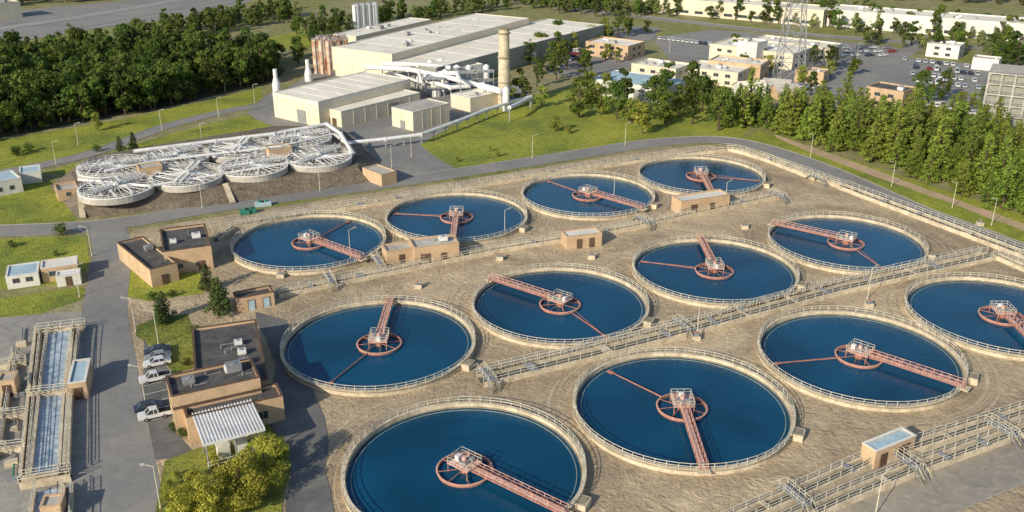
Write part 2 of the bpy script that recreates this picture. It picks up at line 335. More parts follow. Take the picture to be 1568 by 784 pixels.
def crossover(u,v,ang=24,ln=5,wd=1.4):
    o=S(u,v); a=math.radians(ang); ux=Vector((math.cos(a),math.sin(a),0)); uy=Vector((-ux.y,ux.x,0)); b=MB()
    b.box(o,ux,uy,-wd/2,wd/2,-ln/2,ln/2,1.5,1.6,greym)
    for x in(-wd/2,wd/2):
        b.rail([o+ux*x+uy*(-ln/2)+Z*1.6,o+ux*x+uy*ln/2+Z*1.6],railm,1.0,1.4,.06)
        for y in(-ln/2,ln/2):
            b.beam(o+ux*x+uy*y,o+ux*x+uy*y+Z*1.5,.1,greym)
        for sg in(1,-1):
            b.beam(o+ux*x+uy*sg*(ln/2)+Z*1.55,o+ux*x+uy*sg*(ln/2+1.7)+Z*.1,.1,greym); b.beam(o+ux*x+uy*sg*(ln/2)+Z*2.6,o+ux*x+uy*sg*(ln/2+1.7)+Z*1.1,.06,railm)
    for sg in(1,-1):
        for k in range(6):
            y=sg*(ln/2+.2+k*.27); b.box(o+uy*y,ux,uy,-wd/2,wd/2,-.12,.12,1.3-k*.22,1.34-k*.22,concd)
    b.obj("crossover_stair")
for u,v in((505,436),(985,345),(1045,508),(1190,306),(1385,718),(1530,668),(578,408),(1215,772),(1250,280),(745,585)): crossover(u,v)
for u,v in((640,441),(905,396),(1140,350),(1065,520),(1330,470),(765,398),(1500,345),(430,425)):
    o=S(u,v); b=MB(); b.box(o,Vector((1,0,0)),Vector((0,1,0)),-.8,.8,-.6,.6,0,.9,conc); b.box(o,Vector((1,0,0)),Vector((0,1,0)),-.6,.6,-.45,.45,.904,1.0,greym); b.tube(o+Z*1,o+Z*1.6,.08,greym,n=6); b.tube(o+Z*1.55,o+Z*1.62,.35,rust,n=12); b.obj("valve_box")
# ---------------- buildings ----------------
def frame(A,B,C,h):
    a=S(*A,h);b_=S(*B,h);c=S(*C,h); a.z=b_.z=c.z=0
    ux=(b_-a); W=ux.length; ux.normalize(); uy=Vector((-ux.y,ux.x,0)); D=(c-a).dot(uy)
    if D<0: uy=-uy; D=-D
    return a,ux,uy,W,D
def building(name,A,B,C,h,wall=wallb,roof=roofd,par=.45,win=None,doors=(),ribs=0,seams=0,units=0,z0=0,band=None,mb=None,tm=None):
    o,ux,uy,W,D=frame(A,B,C,h); b=mb or MB(); o=o.copy()
    b.box(o,ux,uy,0,W,0,D,z0,h-par,wall,roof); tm=tm or wall
    if par>0:
        t=.3
        for x0,x1,y0,y1 in((0,W,0,t),(0,W,D-t,D),(0,t,t,D-t),(W-t,W,t,D-t)): b.box(o,ux,uy,x0,x1,y0,y1,h-par,h,wall)
        for x0,x1,y0,y1 in((-.06,W+.06,-.06,t+.04),(-.06,W+.06,D-t-.04,D+.06),(-.06,t+.04,t+.04,D-t-.04),(W-t-.04,W+.06,t+.04,D-t-.04)): b.box(o,ux,uy,x0,x1,y0,y1,h+.003,h+.1,tm)
    def opening(side,x,w_,z,hh,m,d=.07):
        if side==0: b.box(o,ux,uy,x,x+w_,-d,0-.002,z,z+hh,m)
        if side==1: b.box(o,ux,uy,x,x+w_,D+.002,D+d,z,z+hh,m)
        if side==2: b.box(o,ux,uy,-d,-.002,x,x+w_,z,z+hh,m)
        if side==3: b.box(o,ux,uy,W+.002,W+d,x,x+w_,z,z+hh,m)
    if band:
        for sd_,ln in((0,W),(1,W),(2,D),(3,D)): opening(sd_,0,ln,band[0],band[1],band[2],.05)
    if win:
        rows,spc,ww,wh=win
        for sd_,ln in((0,W),(1,W),(2,D),(3,D)):
            k=int((ln-1)/spc)
            for rr in range(rows):
                zz=z0+1.0+(h-z0-.6)/rows*rr+ (0 if rows>1 else .3)
                for i in range(k):
                    x=(ln-k*spc)/2+i*spc+(spc-ww)/2
                    opening(sd_,x-.12,ww+.24,zz-.12,wh+.24,kerbm,.05); opening(sd_,x,ww/2-.05,zz,wh,glass,.08); opening(sd_,x+ww/2+.05,ww/2-.05,zz,wh,glass,.08)
    for sd_,fx,w_,hh,m in doors:
        ln=W if sd_<2 else D; opening(sd_,fx*ln-.12,w_+.24,z0,hh+.12,trim,.09); opening(sd_,fx*ln,w_,z0,hh,m,.12)
    if ribs:
        for sd_,ln in((0,W),(1,W),(2,D),(3,D)):
            k=int(ln/ribs)
            for i in range(1,k): opening(sd_,i*ln/k-.1,.2,z0,h-.3-z0,wall,.08)
    if seams:
        k=int(W/seams)
        for i in range(1,k): b.box(o,ux,uy,i*W/k-.06,i*W/k+.06,.35,D-.35,h-par+.003,h-par+.06,roof)
    for i in range(units):
        x=W*(.12+.76*R()); y=D*(.2+.55*R()); s_=.5+R()*min(.9,h*.1)
        b.box(o,ux,uy,x-s_,x+s_,y-s_*.8,y+s_*.8,h-par+.3,h-par+.3+s_*1.0,greym if R()<.4 else whitem)
        b.box(o,ux,uy,x-s_*.8,x+s_*.8,y-s_*.6,y+s_*.6,h-par+.003,h-par+.3,greym)
        b.tube(o+ux*x+uy*y+Z*(h-par+.3+s_*1.0),o+ux*x+uy*y+Z*(h-par+.4+s_*1.0),s_*.5,greym,n=12)
        x=W*(.1+.8*R()); y=D*(.15+.7*R()); b.tube(o+ux*x+uy*y+Z*(h-par),o+ux*x+uy*y+Z*(h-par+.7),.12,greym,n=8)
        x=min(x,W-3); b.beam(o+ux*x+uy*(y*.8+.6)+Z*(h-par+.12),o+ux*(x+2.4)+uy*(y*.8+.6)+Z*(h-par+.12),.12,greym)
    if mb is None: return b.obj(name)
building("pump_house",(250,386),(323,376),(240,352),5.5,units=2,win=(1,4,1.2,.9),doors=((0,.7,1.2,2.2,trim),(3,.4,2.5,3,trim)),tm=trim)
building("pump_house_annex",(229,413),(271,402),(218,362),4.2,doors=((0,.4,1.2,2.2,trim),),tm=trim,units=1)
building("storage_shed",(362,458),(419,447),(360,447),3,doors=((0,.3,1.2,2.1,bluep),(0,.7,1.2,2.1,bluep)),tm=trim)
mb=MB()
building("",(294,503),(392,489),(422,580),4.5,mb=mb,units=3,win=(1,4,1.5,1.2),tm=trim)
building("",(262,608),(398,578),(253,576),7,mb=mb,units=3,win=(1,4.5,1.5,1),tm=trim,band=(4.6,.5,trim))
building("",(285,640),(433,606),(275,620),4.6,mb=mb,win=(1,4,1.5,1.3),doors=((0,.6,1.2,2.2,glass),),tm=trim)
mb.obj("operations_building")
o,ux,uy,W,D=frame((312,680),(405,656),(300,632),4.6); b=MB()
b.box(o,ux,uy,0,W,0,D,4.45,4.55,whitem)
for i in range(19): b.box(o,ux,uy,W*i/18-.09,W*i/18+.09,-.05,D+.05,4.553,4.7,whitem)
b.box(o,ux,uy,-.08,W+.08,-.1,-.0,4.2,4.6,whitem); b.box(o,ux,uy,-.1,0,0,D,4.2,4.6,whitem)
for x in(.3,W*.5,W-.3):
    for y in(.3,D*.5,D-.3): b.beam(o+ux*x+uy*y,o+ux*x+uy*y+Z*4.45,.18,greym)
for x,y,m in((2,2,wallw),(4.6,2.2,whitem),(7,1.8,greym),(2.2,6,whitem),(6,6,wallw)): b.box(o,ux,uy,x,x+1.9,y,y+1.6,0,1.9+R(),m)
b.rail([o+ux*.2+uy*.1,o+ux*(W-.2)+uy*.1],whitem,1.2,1.3,.08)
b.obj("equipment_canopy")
building("electrical_booth",(868,363),(922,357),(866,353),3.2,roof=wallw,doors=((0,.3,1.1,2.2,trim),(0,.65,1.1,2.2,trim)),par=.2)
mb=MB(); building("",(592,386),(640,379),(590,374),3.4,roof=roofg,par=.25,mb=mb,doors=((0,.4,1.1,2.2,trim),)); building("",(634,380),(703,372),(625,366),4.2,roof=roofg,par=.3,mb=mb,units=1,doors=((0,.15,2,2.4,trim),(0,.6,1.1,2.2,trim))); mb.obj("sludge_pump_house")
building("sludge_pump_house",(1044,309),(1118,298),(1030,300),3.8,roof=wallw,doors=((0,.2,1.8,2.4,trim),(0,.6,1.1,2.2,trim)),par=.3)
building("electrical_booth",(1342,692),(1403,667),(1316,680),3.2,roof=bluep,doors=((0,.15,1.2,2.2,trim),(0,.6,2.2,2.3,trim)),par=.15,tm=wallw)
building("electrical_booth",(584,268),(607,262),(575,252),3.4,roof=roofg,par=.2)
building("site_office",(87,293),(120,288),(82,282),3,roof=roofg,win=(1,3,1,1))
building("white_shed",(8,425),(58,418),(4,408),2.8,wallw,bluep,par=.1,win=(1,2.5,1.2,.9),tm=wallw)
building("white_shed",(62,412),(118,404),(60,400),3.2,wallb,wallw,par=.15,win=(1,3,1.2,1),tm=wallw)
building("portable_cabin",(85,424),(122,419),(84,416),2.4,wallw,whitem,par=.1,doors=((0,.4,1,2,trim),),tm=wallw)
building("white_shed",(-20,282),(32,272),(-22,268),4,wallw,bluep,par=.15,win=(1,3,1,1),tm=wallw)
building("white_shed",(30,266),(62,262),(28,256),3.2,wallw,bluep,par=.15,tm=wallw)
building("channel_booth",(103,588),(131,584),(98,554),3.2,wallb,bluep,par=.15,tm=wallw,doors=((0,.3,1.1,2.1,trim),))
building("channel_booth",(-6,585),(21,582),(-8,572),3.0,wallb,roofg,par=.15,doors=((0,.3,1.1,2.1,trim),))
building("channel_booth",(60,778),(92,774),(58,760),2.6,wallb,roofg,par=.15)
# ----- inlet channels bottom left
channel([(92,505),(86,560),(79,640),(72,722)],4.8,1.2,"aeration_channel",water=tankw,plates=False,zw=.8)
channel([(116,503),(110,540),(102,620),(97,722)],1.5,1.2,plates=False)
channel([(58,505),(48,600),(36,730)],1.2,1.2,plates=False)
channel([(56,506),(130,497)],1.6,1.2); channel([(30,735),(108,722)],1.8,1.2); channel([(42,603),(103,597)],1.1,1.35,plates=False)
channel([(74,745),(66,800)],3.8,1.0,plates=False,water=tankw); channel([(104,742),(100,800)],1.4,1.0,plates=False); channel([(24,540),(8,600),(-10,700)],1.3,.9)
channel([(-10,560),(40,552)],1.0,.9,plates=False); channel([(-20,640),(44,632)],1.0,.9,plates=False); channel([(-20,690),(38,683)],1.0,.9,plates=False)
b=MB()
for k in range(9):
    u=2+R()*32; v=530+k*26; o=S(u,v); ux=Vector((math.cos(.42),math.sin(.42),0)); uy=Vector((-ux.y,ux.x,0)); s_=.5+R()*.7
    b.box(o,ux,uy,-s_,s_,-s_*.7,s_*.7,0.02,.5+R()*.7,greym if R()<.5 else conc)
    b.tube(o+Z*.4+uy*1,o+Z*.4+uy*(3+R()*4),.15,greenp if R()<.3 else greym,n=8)
b.obj("grit_removal_equipment")
b=MB()
for u,v in((375,328),(385,326),(398,316),(408,315)):
    o=S(u,v); b.box(o,Vector((1,.4,0)).normalized(),Vector((-.4,1,0)).normalized(),-1.2,1.2,-.7,.7,0.05,1.2,greenp if u<390 else bluep); b.tube(o+Z*1.2,o+Z*1.7,.4,greenp,n=8)
b.obj("green_machinery")
# ---------------- covered tanks on the mound ----------------
top=[(108,266),(138,306),(330,287),(548,256),(552,236),(505,193),(420,193),(250,220),(140,240)]
T3=[S(u,v,3) for u,v in top]; ar=sum(T3[i].x*T3[(i+1)%9].y-T3[(i+1)%9].x*T3[i].y for i in range(9))
if ar<0: T3=T3[::-1]
n=len(T3); low=[]
for i in range(n):
    t=(T3[(i+1)%n]-T3[i-1]); nn=Vector((t.y,-t.x,0)).normalized(); q=T3[i]+nn*6; q.z=-.1; low.append(q)
b=MB(); b.add(T3,[tuple(range(n))],darksoil); b.add(T3+low,[(i,n+i,n+(i+1)%n,(i+1)%n) for i in range(n)],darksoil); b.obj("earth_mound")
def covered(u,v,a):
    zt=4.6; c=S(u,v,zt); c.z=0; r=9.4; b=MB()
    b.rev(c,[(r,2.9),(r,zt),(r-.3,zt),(r-.3,3.2)],roofg,48); b.rev(c,[(r+.12,zt-.1),(r+.12,zt+.12),(r-.4,zt+.12)],whitem,48); b.disc(c+Z*3.9,r-.28,concd,48)
    b.rail([c+Vector(((r-.15)*math.cos(2*math.pi*i/32),(r-.15)*math.sin(2*math.pi*i/32),zt)) for i in range(32)],whitem,1.0,3,.08,closed=True)
    for i in range(24):
        t=2*math.pi*i/24+a; d=Vector((math.cos(t),math.sin(t),0)); b.beam(c+Z*5.4,c+d*(r-.1)+Z*(zt-.1),.14,whitem)
    for k in (3,5.5,7.8): b.rev(c,[(k,5.4-k*.08),(k+.14,5.4-k*.08)],whitem,40)
    b.tube(c+Z*4.0,c+Z*6.2,.7,whitem,n=14)
    d=Vector((math.cos(a),math.sin(a),0)); s=Vector((-d.y,d.x,0))
    for y in (-.8,.8):
        for z_ in (5.4,6.4): b.beam(c-d*r+s*y+Z*z_,c+d*r+s*y+Z*z_,.12,whitem)
        for i in range(16):
            x=-r+2*r*i/16; x2=x+2*r/16; b.beam(c+d*x+s*y+Z*5.4,c+d*x2+s*y+Z*6.4,.08,whitem); b.beam(c+d*x2+s*y+Z*5.4,c+d*x2+s*y+Z*6.4,.08,whitem)
    b.box(c,d,s,-r,r,-.6,.6,5.45,5.5,greym)
    for q in(2.2,-2.0,5):
        d2=(d*math.cos(1.1)+s*math.sin(1.1)); s2=Vector((-d2.y,d2.x,0)); f=.9 if q<4 else .7; b.beam(c-d2*r*f+s2*q+Z*5.1,c+d2*r*f+s2*q+Z*5.1,.5,whitem,.15)
    b.obj("covered_filter_tank")
for i,(u,v) in enumerate(((173,256),(270,240),(367,228),(460,212),(178,287),(287,269),(388,255),(488,241))): covered(u,v,.6+.5*(i%3))
building("valve_house",(213,259),(248,254),(208,252),6.2,z0=3,roof=roofg,par=.2); building("valve_house",(412,230),(447,225),(408,223),6.2,z0=3,roof=roofg,par=.2)
b=MB(); 
b.pipe([S(205,232,5),S(330,216,5),S(420,205,5),S(500,190,5),S(522,205,5),S(540,235,5)],.6,whitem); b.pipe([S(160,262,6),S(240,246,6),S(430,224,6),S(510,205,6)],.35,whitem)
b.pipe([S(120,275,4.5),S(230,285,5),S(330,268,5),S(440,250,5),S(540,235,5)],.35,whitem)
for u,v in((330,216),(420,205),(500,190),(522,205),(540,235),(265,224)): b.beam(S(u,v,5),S(u,v,5)-Z*2.2,.5,greym)
b.obj("white_pipework")
b=MB(); P=[S(814,148,3),S(792,153,3),(S(745,168,3)),S(700,186,3),S(645,206,3),S(590,213,3),S(530,219,3),S(512,206,4)]; b.pipe(P,.6,whitem)
for i in range(len(P)-1):
    k=int((P[i+1]-P[i]).length/9)+1
    for j in range(k):
        q=P[i]+(P[i+1]-P[i])*(j/k); b.beam(Vector((q.x,q.y,0)),q,.3,greym); b.box(q,Vector((1,0,0)),Vector((0,1,0)),-.8,.8,-.8,.8,-.8,-.62,greym)
b.obj("overhead_pipeline")
b=MB(); P0=S(357,312);P1=S(345,283,3)
b.beam(P0+Z*.3,P1+Z*.3,1.4,conc,.3); b.obj("bank_steps")
b=MB(); b.beam(S(127,335)+Z*.3,S(123,300,3)+Z*.3,1.4,conc,.3); b.obj("bank_steps")
# ---------------- factory ----------------
building("process_hall",(487,156),(628,121),(397,146),8.8,wallc,roofw,par=.15,ribs=6,seams=6,doors=((2,.3,4,4.5,greym),(0,.1,1.2,2.2,trim)),band=(7.6,.7,wallw),tm=wallw)
building("process_annex",(522,171),(643,142),(497,164),5.5,wallc,roofw,par=.15,ribs=5,doors=((0,.6,4,4,greym),(2,.3,2,2.5,trim)),tm=wallw)
building("transformer_building",(632,172),(688,158),(600,164),6.5,wallc,roofg,par=.15,ribs=4,doors=((2,.4,2,2.6,greym),),tm=wallw)
mb=MB()
building("",(668,104),(925,38),(558,92),9,wallg,roofw,par=.15,ribs=8,seams=14,mb=mb,tm=wallw,doors=((0,.5,5,5,wallw),(0,.7,5,5,wallw)))
building("",(600,83),(810,28),(515,70),12,wallc,roofw,par=.15,ribs=8,seams=14,units=7,mb=mb,tm=wallw)
building("",(545,56),(660,30),(520,50),11,wallc,roofw,par=.15,mb=mb,tm=wallw,units=3)
mb.obj("recycling_warehouse")
building("filter_building",(720,151),(770,140),(688,144),5,wallc,roofw,par=.2,units=3,tm=wallw)
building("filter_building",(704,104),(740,98),(690,98),7,wallw,roofw,par=.2,tm=wallw)
def silo(u,v,r,h,m): 
    b=MB(); o=S(u,v); b.tube(o,o+Z*h,r,m,n=20); b.tube(o+Z*h,o+Z*(h+r*.4),r*1.02,m,.3,n=20); b.rev(o,[(r+.06,h*.33),(r+.06,h*.33+.3)],m,20); b.rev(o,[(r+.06,h*.66),(r+.06,h*.66+.3)],m,20); b.rail([o+Vector((r*math.cos(i*.785),r*math.sin(i*.785),h)) for i in range(8)],greym,1,2,.1,closed=True); b.beam(o+Vector((0,-r-.3,0)),o+Vector((0,-r-.3,h)),.3,greym); b.obj("storage_silo")
for u,v in((487,112),(497,113),(508,114),(519,112),(530,110),(493,107),(504,107),(516,106),(527,105)): silo(u,v,1.7,14,silor)
for u,v in((547,46),(556,45),(565,44),(575,43)): silo(u,v,2.0,13,whitem)
for u,v,h,r in((424,140,8,1.6),(473,124,8,1.6)):
    b=MB(); o=S(u,v); b.tube(o,o+Z*h*.35,r,whitem,n=18); b.tube(o+Z*h*.35,o+Z*h*.7,r,whitem,r*.5,n=18); b.tube(o+Z*h*.7,o+Z*h*1.1,r*.5,whitem,n=14); b.obj("exhaust_stack")
b=MB(); o=S(772,163); b.tube(o,o+Z*28,2.3,conc,1.9,n=28); 
for z_ in(9,18,26.6): b.rev(o,[(2.45,z_),(2.45,z_+.3),(1.9,z_+.3)],concd,28)
b.tube(o+Z*28,o+Z*28.4,2.0,concd,n=28); b.obj("chimney")
b=MB(); o=S(775,170); b.tube(o,o+Z*8,1.2,whitem,n=16); b.tube(o+Z*8,o+Z*9,1.2,whitem,.4,n=16); b.obj("exhaust_stack")
b=MB()
for pts,r in (([(560,103,8),(625,106,8),(680,117,7),(735,131,6),(760,138,5)],.95),([(585,98,9),(640,99,9),(690,104,8)],.9),([(650,112,5),(700,112,9),(705,125,9)],.8),([(640,120,6),(690,134,5),(720,132,5)],.8),([(735,131,6),(768,140,7)],1.2),([(680,130,3),(740,128,3),(765,150,3)],.6),([(640,108,10),(652,140,2)],.6),([(780,165,5),(812,150,4)],.7),([(590,108,5),(650,128,5)],.5)):
    P=[S(*q) for q in pts]; b.pipe(P,r,whitem,14)
    for q in P: b.beam(Vector((q.x,q.y,0)),q,.4,greym)
for u,v,r,h in((655,143,1.9,7),(668,147,1.9,6),(682,140,1.6,8),(700,133,1.8,8),(718,128,1.4,7),(640,133,1.8,6),(676,125,1.4,9),(745,127,1.3,7),(660,128,1.4,9)):
    o=S(u,v); b.tube(o,o+Z*h,r,whitem if R()<.75 else greym,n=16); b.tube(o+Z*h,o+Z*(h+r*.5),r,whitem,.3,n=16)
for u,v in((648,150),(700,140),(725,138),(668,135)):
    o=S(u,v); X=Vector((1,0,0));Y=Vector((0,1,0))
    for i in(0,4,8):
        for j in(0,4): b.beam(o+X*i+Y*j,o+X*i+Y*j+Z*7,.25,greym)
    for z_ in(3.5,7): b.box(o,X,Y,-.2,8.2,-.2,4.2,z_,z_+.12,greym); b.rail([o+Z*z_+X*8.1,o+Z*z_,o+Z*z_+Y*4.1],railm,1.1,2,.1)
b.obj("process_ductwork")
# ---------------- background buildings ----------------
W2=(2,5,2,1.2)
building("office_building",(897,63),(962,71),(916,55),6.5,wallb,roofw,win=W2,units=3)
building("metal_shed",(905,120),(1018,136),(940,107),6,wallw,bluep,par=.1,seams=5,doors=((0,.3,4,4,greym),(0,.6,4,4,greym)),tm=wallw)
building("office_building",(967,97),(1035,106),(985,88),7,wallc,roofw,win=W2,units=4)
mb=MB(); building("",(1087,67),(1215,83),(1110,55),7,wallc,roofw,win=W2,units=8,mb=mb); building("",(1150,60),(1272,74),(1160,52),6,wallc,roofw,win=W2,units=5,mb=mb); building("",(1130,62),(1160,66),(1140,57),11,wallw,roofw,units=2,mb=mb); mb.obj("office_complex")
mb=MB(); building("",(1047,102),(1130,112),(1072,92),6,wallc,roofw,win=W2,units=5,mb=mb); building("",(1085,92),(1165,100),(1100,84),7,wallb,roofw,win=W2,units=4,mb=mb); mb.obj("office_complex")
building("brick_office",(1327,132),(1384,141),(1342,124),7,wallb,roofd,win=W2,units=2)
building("store_building",(1218,106),(1262,111),(1226,101),5,wallb,roofg,win=(1,5,2,1.2),units=2)
building("store_building",(1420,66),(1470,71),(1430,61),6,wallw,roofw,win=W2,units=2)
building("store_building",(1490,88),(1530,92),(1498,84),5,wallw,roofg,units=1)
building("distribution_warehouse",(1268,14),(1640,42),(1290,7),9,wallw,roofw,win=(1,9,5,1.5),units=12,seams=20)
building("distribution_warehouse",(985,-6),(1262,16),(1000,-12),9,wallc,roofw,win=(1,9,5,1.5),units=10)
building("distribution_warehouse",(-30,8),(30,2),(-30,2),9,wallc,roofg,units=4)
o,ux,uy,W,D=frame((1512,122),(1575,128),(1522,108),18); b=MB(); W=max(W,16)
for k in range(6):
    z_=k*3.4; b.box(o,ux,uy,0,W,0,D,z_+3,z_+3.4,roofg)
    for i in range(5):
        for y in(0,D-.6): b.box(o,ux,uy,i*(W-.6)/4,i*(W-.6)/4+.6,y,y+.6,z_,z_+3,roofg)
    b.box(o,ux,uy,1,W-1,1,D-1,z_,z_+3,wallg); b.rail([o+Z*(z_+3.4),o+ux*W+Z*(z_+3.4)],greym,1.1,2,.1)
b.obj("concrete_training_tower")
def gable(name,u,v,W,D,h,ang,wall,roof):
    o=S(u,v); a=math.radians(ang); ux=Vector((math.cos(a),math.sin(a),0)); uy=Vector((-ux.y,ux.x,0)); b=MB(); b.box(o,ux,uy,0,W,0,D,0,h,wall); P=lambda x,y,z:o+ux*x+uy*y+Z*z
    b.add([P(-.4,-.4,h),P(W+.4,-.4,h),P(W+.4,D/2,h+D*.32),P(-.4,D/2,h+D*.32),P(-.4,D+.4,h),P(W+.4,D+.4,h)],[(0,1,2,3),(3,2,5,4)],roof)
    b.add([P(0,0,h),P(0,D,h),P(0,D/2,h+D*.3),P(W,0,h),P(W,D,h),P(W,D/2,h+D*.3)],[(0,1,2),(3,4,5)],wall)
    for x in range(1,int(W)-1,3): b.box(o,ux,uy,x,x+1.2,-.06,-.003,1,2.3,glass)
    b.obj(name)
gable("white_house",1135,152,11,8,3.5,15,wallw,roofw); gable("white_house",1166,146,10,8,3.5,-20,wallw,roofg)
gable("white_house",1190,153,9,7,3,10,wallb,roofg)
b=MB(); o=S(1207,122); hh=62; lv=[0,8,15,22,28,34,39,44,49,54,58,62]
def leg(z,i): s_=4.5*(1-z/hh)+.8; return o+Vector((s_*(1 if i in(0,3) else -1),s_*(1 if i<2 else -1),z))
for k in range(len(lv)-1):
    for i in range(4):
        j=(i+1)%4; b.beam(leg(lv[k],i),leg(lv[k+1],i),.34,greym); b.beam(leg(lv[k],i),leg(lv[k+1],j),.2,greym); b.beam(leg(lv[k],j),leg(lv[k+1],i),.2,greym); b.beam(leg(lv[k],i),leg(lv[k],j),.2,greym)
for z_ in(40,49,58):
    for sg in(1,-1): b.beam(leg(z_,0),o+Vector((sg*9,0,z_+1)),.2,greym); b.beam(leg(z_+2,2),o+Vector((sg*9,0,z_+1)),.2,greym)
b.obj("transmission_tower")
# ---------------- lamps ----------------
lm=None
def lamp(u,v,ang=0,h=8.5):
    global lm
    if lm is None:
        b=MB(); b.tube(Vector((0,0,0)),Vector((0,0,.5)),.2,conc,n=8); b.tube(Vector((0,0,.5)),Vector((0,0,8.3)),.1,railm,.065,n=8); b.beam(Vector((0,0,8.2)),Vector((1.6,0,8.6)),.08,railm)
        b.box(Vector((0,0,0)),Vector((1,0,0)),Vector((0,1,0)),1.3,2.1,-.16,.16,8.52,8.7,greym,railm); b.box(Vector((0,0,0)),Vector((1,0,0)),Vector((0,1,0)),1.4,2.0,-.12,.12,8.45,8.517,paintw); o=b.obj("street_lamp"); lm=o.data
    else: o=bpy.data.objects.new("street_lamp",lm); sc.collection.objects.link(o)
    o.location=S(u,v); o.rotation_euler=(0,0,math.radians(ang)); s_=h/8.5; o.scale=(s_,s_,s_)
for u,v,a in((243,528,200),(208,508,180),(223,618,180),(246,778,180),(141,392,180),(773,364,30),(537,396,30),(1067,518,30),(1328,458,30),(1340,790,30),(1365,285,200),(1241,240,200),(1518,345,200),(600,258,20),(310,222,0),(490,292,0),(122,455,30),(248,200,0),(120,222,0),(335,180,0),(815,242,20),(957,222,20),(1110,318,30),(86,252,0),(1458,318,200),(1265,105,0),(1312,90,0),(1025,80,0),(345,140,0),(390,158,0),(630,240,0),(310,318,20),(940,300,30)): lamp(u,v,a,7.2)
# ---------------- cars ----------------
carcache={}
def car(u,v,ang,col="w",kind=0):
    key=(col,kind)
    if key not in carcache:
        cm={"w":(.75,.75,.75),"g":(.3,.31,.33),"b":(.04,.05,.08),"r":(.35,.03,.03),"s":(.5,.52,.54),"u":(.05,.12,.3)}[col]
        pm=M("car_paint_"+col,cm,cm,1,.3,.2,spec=.5,famt=.03)
        b=MB(); X=Vector((1,0,0)); 
        prof={0:[(-2.3,.35),(-2.35,.8),(-1.7,.95),(1.0,.98),(2.15,.82),(2.3,.35)],1:[(-2.6,.45),(-2.65,1.05),(-.6,1.08),(1.3,1.1),(2.5,1.0),(2.6,.45)],2:[(-2.8,.45),(-2.85,1.2),(-2,1.25),(1.9,1.2),(2.7,.9),(2.75,.45)]}[kind]
        cab={0:[(-1.75,.95),(-1.1,1.42),(.35,1.45),(1.15,.97)],1:[(-.55,1.08),(-.4,1.75),(.7,1.78),(1.4,1.1)],2:[(-2.75,1.2),(-2.6,2.2),(1.3,2.25),(2.1,1.2)]}[kind]
        def ext(pf,w0,w1,m,mt=None):
            n=len(pf); zmax=max(p[1] for p in pf); zmin=min(p[1] for p in pf)
            f=lambda z:w0+(w1-w0)*(z-zmin)/(zmax-zmin)
            vs=[Vector((x,-f(z),z)) for x,z in pf]+[Vector((x,f(z),z)) for x,z in pf]
            b.add(vs,[tuple(range(n)),tuple(range(n,2*n))[::-1]],m); b.add(vs,[(i,(i+1)%n,n+(i+1)%n,n+i) for i in range(n)],mt or m)
        ext(prof,.9,.86,pm); ext(cab,.83,.66,glass)
        t0,t1=cab[1],cab[2]; b.add([Vector((t0[0]-.05,-.68,t0[1]+.01)),Vector((t1[0]+.05,-.68,t1[1]+.01)),Vector((t1[0]+.05,.68,t1[1]+.01)),Vector((t0[0]-.05,.68,t0[1]+.01)),Vector((t0[0],-.66,t0[1]+.05)),Vector((t1[0],-.66,t1[1]+.05)),Vector((t1[0],.66,t1[1]+.05)),Vector((t0[0],.66,t0[1]+.05))],[(4,5,6,7),(0,1,5,4),(1,2,6,5),(2,3,7,6),(3,0,4,7)],pm)
        mx=(t0[0]+t1[0])/2
        for sy in(-1,1):
            for xx in (mx,): b.beam(Vector((xx,sy*.85,cab[0][1])),Vector((xx,sy*.68,t0[1])),.1,pm)
            b.beam(Vector((cab[3][0],sy*.84,cab[3][1])),Vector((t1[0],sy*.67,t1[1])),.09,pm); b.beam(Vector((cab[0][0],sy*.84,cab[0][1])),Vector((t0[0],sy*.67,t0[1])),.09,pm)
            for wx in(-1.4,1.4): b.tube(Vector((wx,sy*.7,.34)),Vector((wx,sy*.93,.34)),.34,tyre,n=14); b.tube(Vector((wx,sy*.93,.34)),Vector((wx,sy*.945,.34)),.18,greym,n=10)
        if kind==1: b.box(Vector((0,0,0)),X,Vector((0,1,0)),-2.5,-.7,-.72,.72,1.085,1.1,tyre)
        if kind==2: b.box(Vector((0,0,0)),X,Vector((0,1,0)),-2.6,-.3,-.75,.75,1.3,2.26,pm)
        o=b.obj({0:"parked_car",1:"pickup_truck",2:"parked_van"}[kind]); carcache[key]=o.data
    else: o=bpy.data.objects.new({0:"parked_car",1:"pickup_truck",2:"parked_van"}[kind],carcache[key]); sc.collection.objects.link(o)
    p=S(u,v); o.location=(p.x,p.y,.04); o.rotation_euler=(0,0,math.radians(ang))
car(241,541,206,"b"); car(242,550,206,"g"); car(241,559,206,"w"); car(238,583,206,"w",1); car(229,627,26,"b",0); car(238,639,206,"w",1); car(176,320,200,"w")
cols="wwwsgbrwsw"
for row in range(4):
    for i in range(13):
        if R()<.82:
            u=1385+i*10.5+row*6; v=92+i*1.2+row*11; car(u,v,70,cols[int(R()*10)],0 if R()<.75 else 2)
for i in range(9):
    if R()<.8: car(845+i*5,108-i*3.4,15,cols[int(R()*10)],2 if R()<.3 else 0)
for i in range(14):
    u=1275+i*7; v=74+(i%3)*6; car(u,v,20,cols[int(R()*10)])
for i in range(12): car(1010+i*7,60+i*.8,80,cols[int(R()*10)])
for i in range(10): car(1400+i*13,157+i*2.6,10,cols[int(R()*10)],2 if i%3==0 else 0)
for i in range(8): car(1190+i*9,128+i*1.2,75,cols[int(R()*10)])
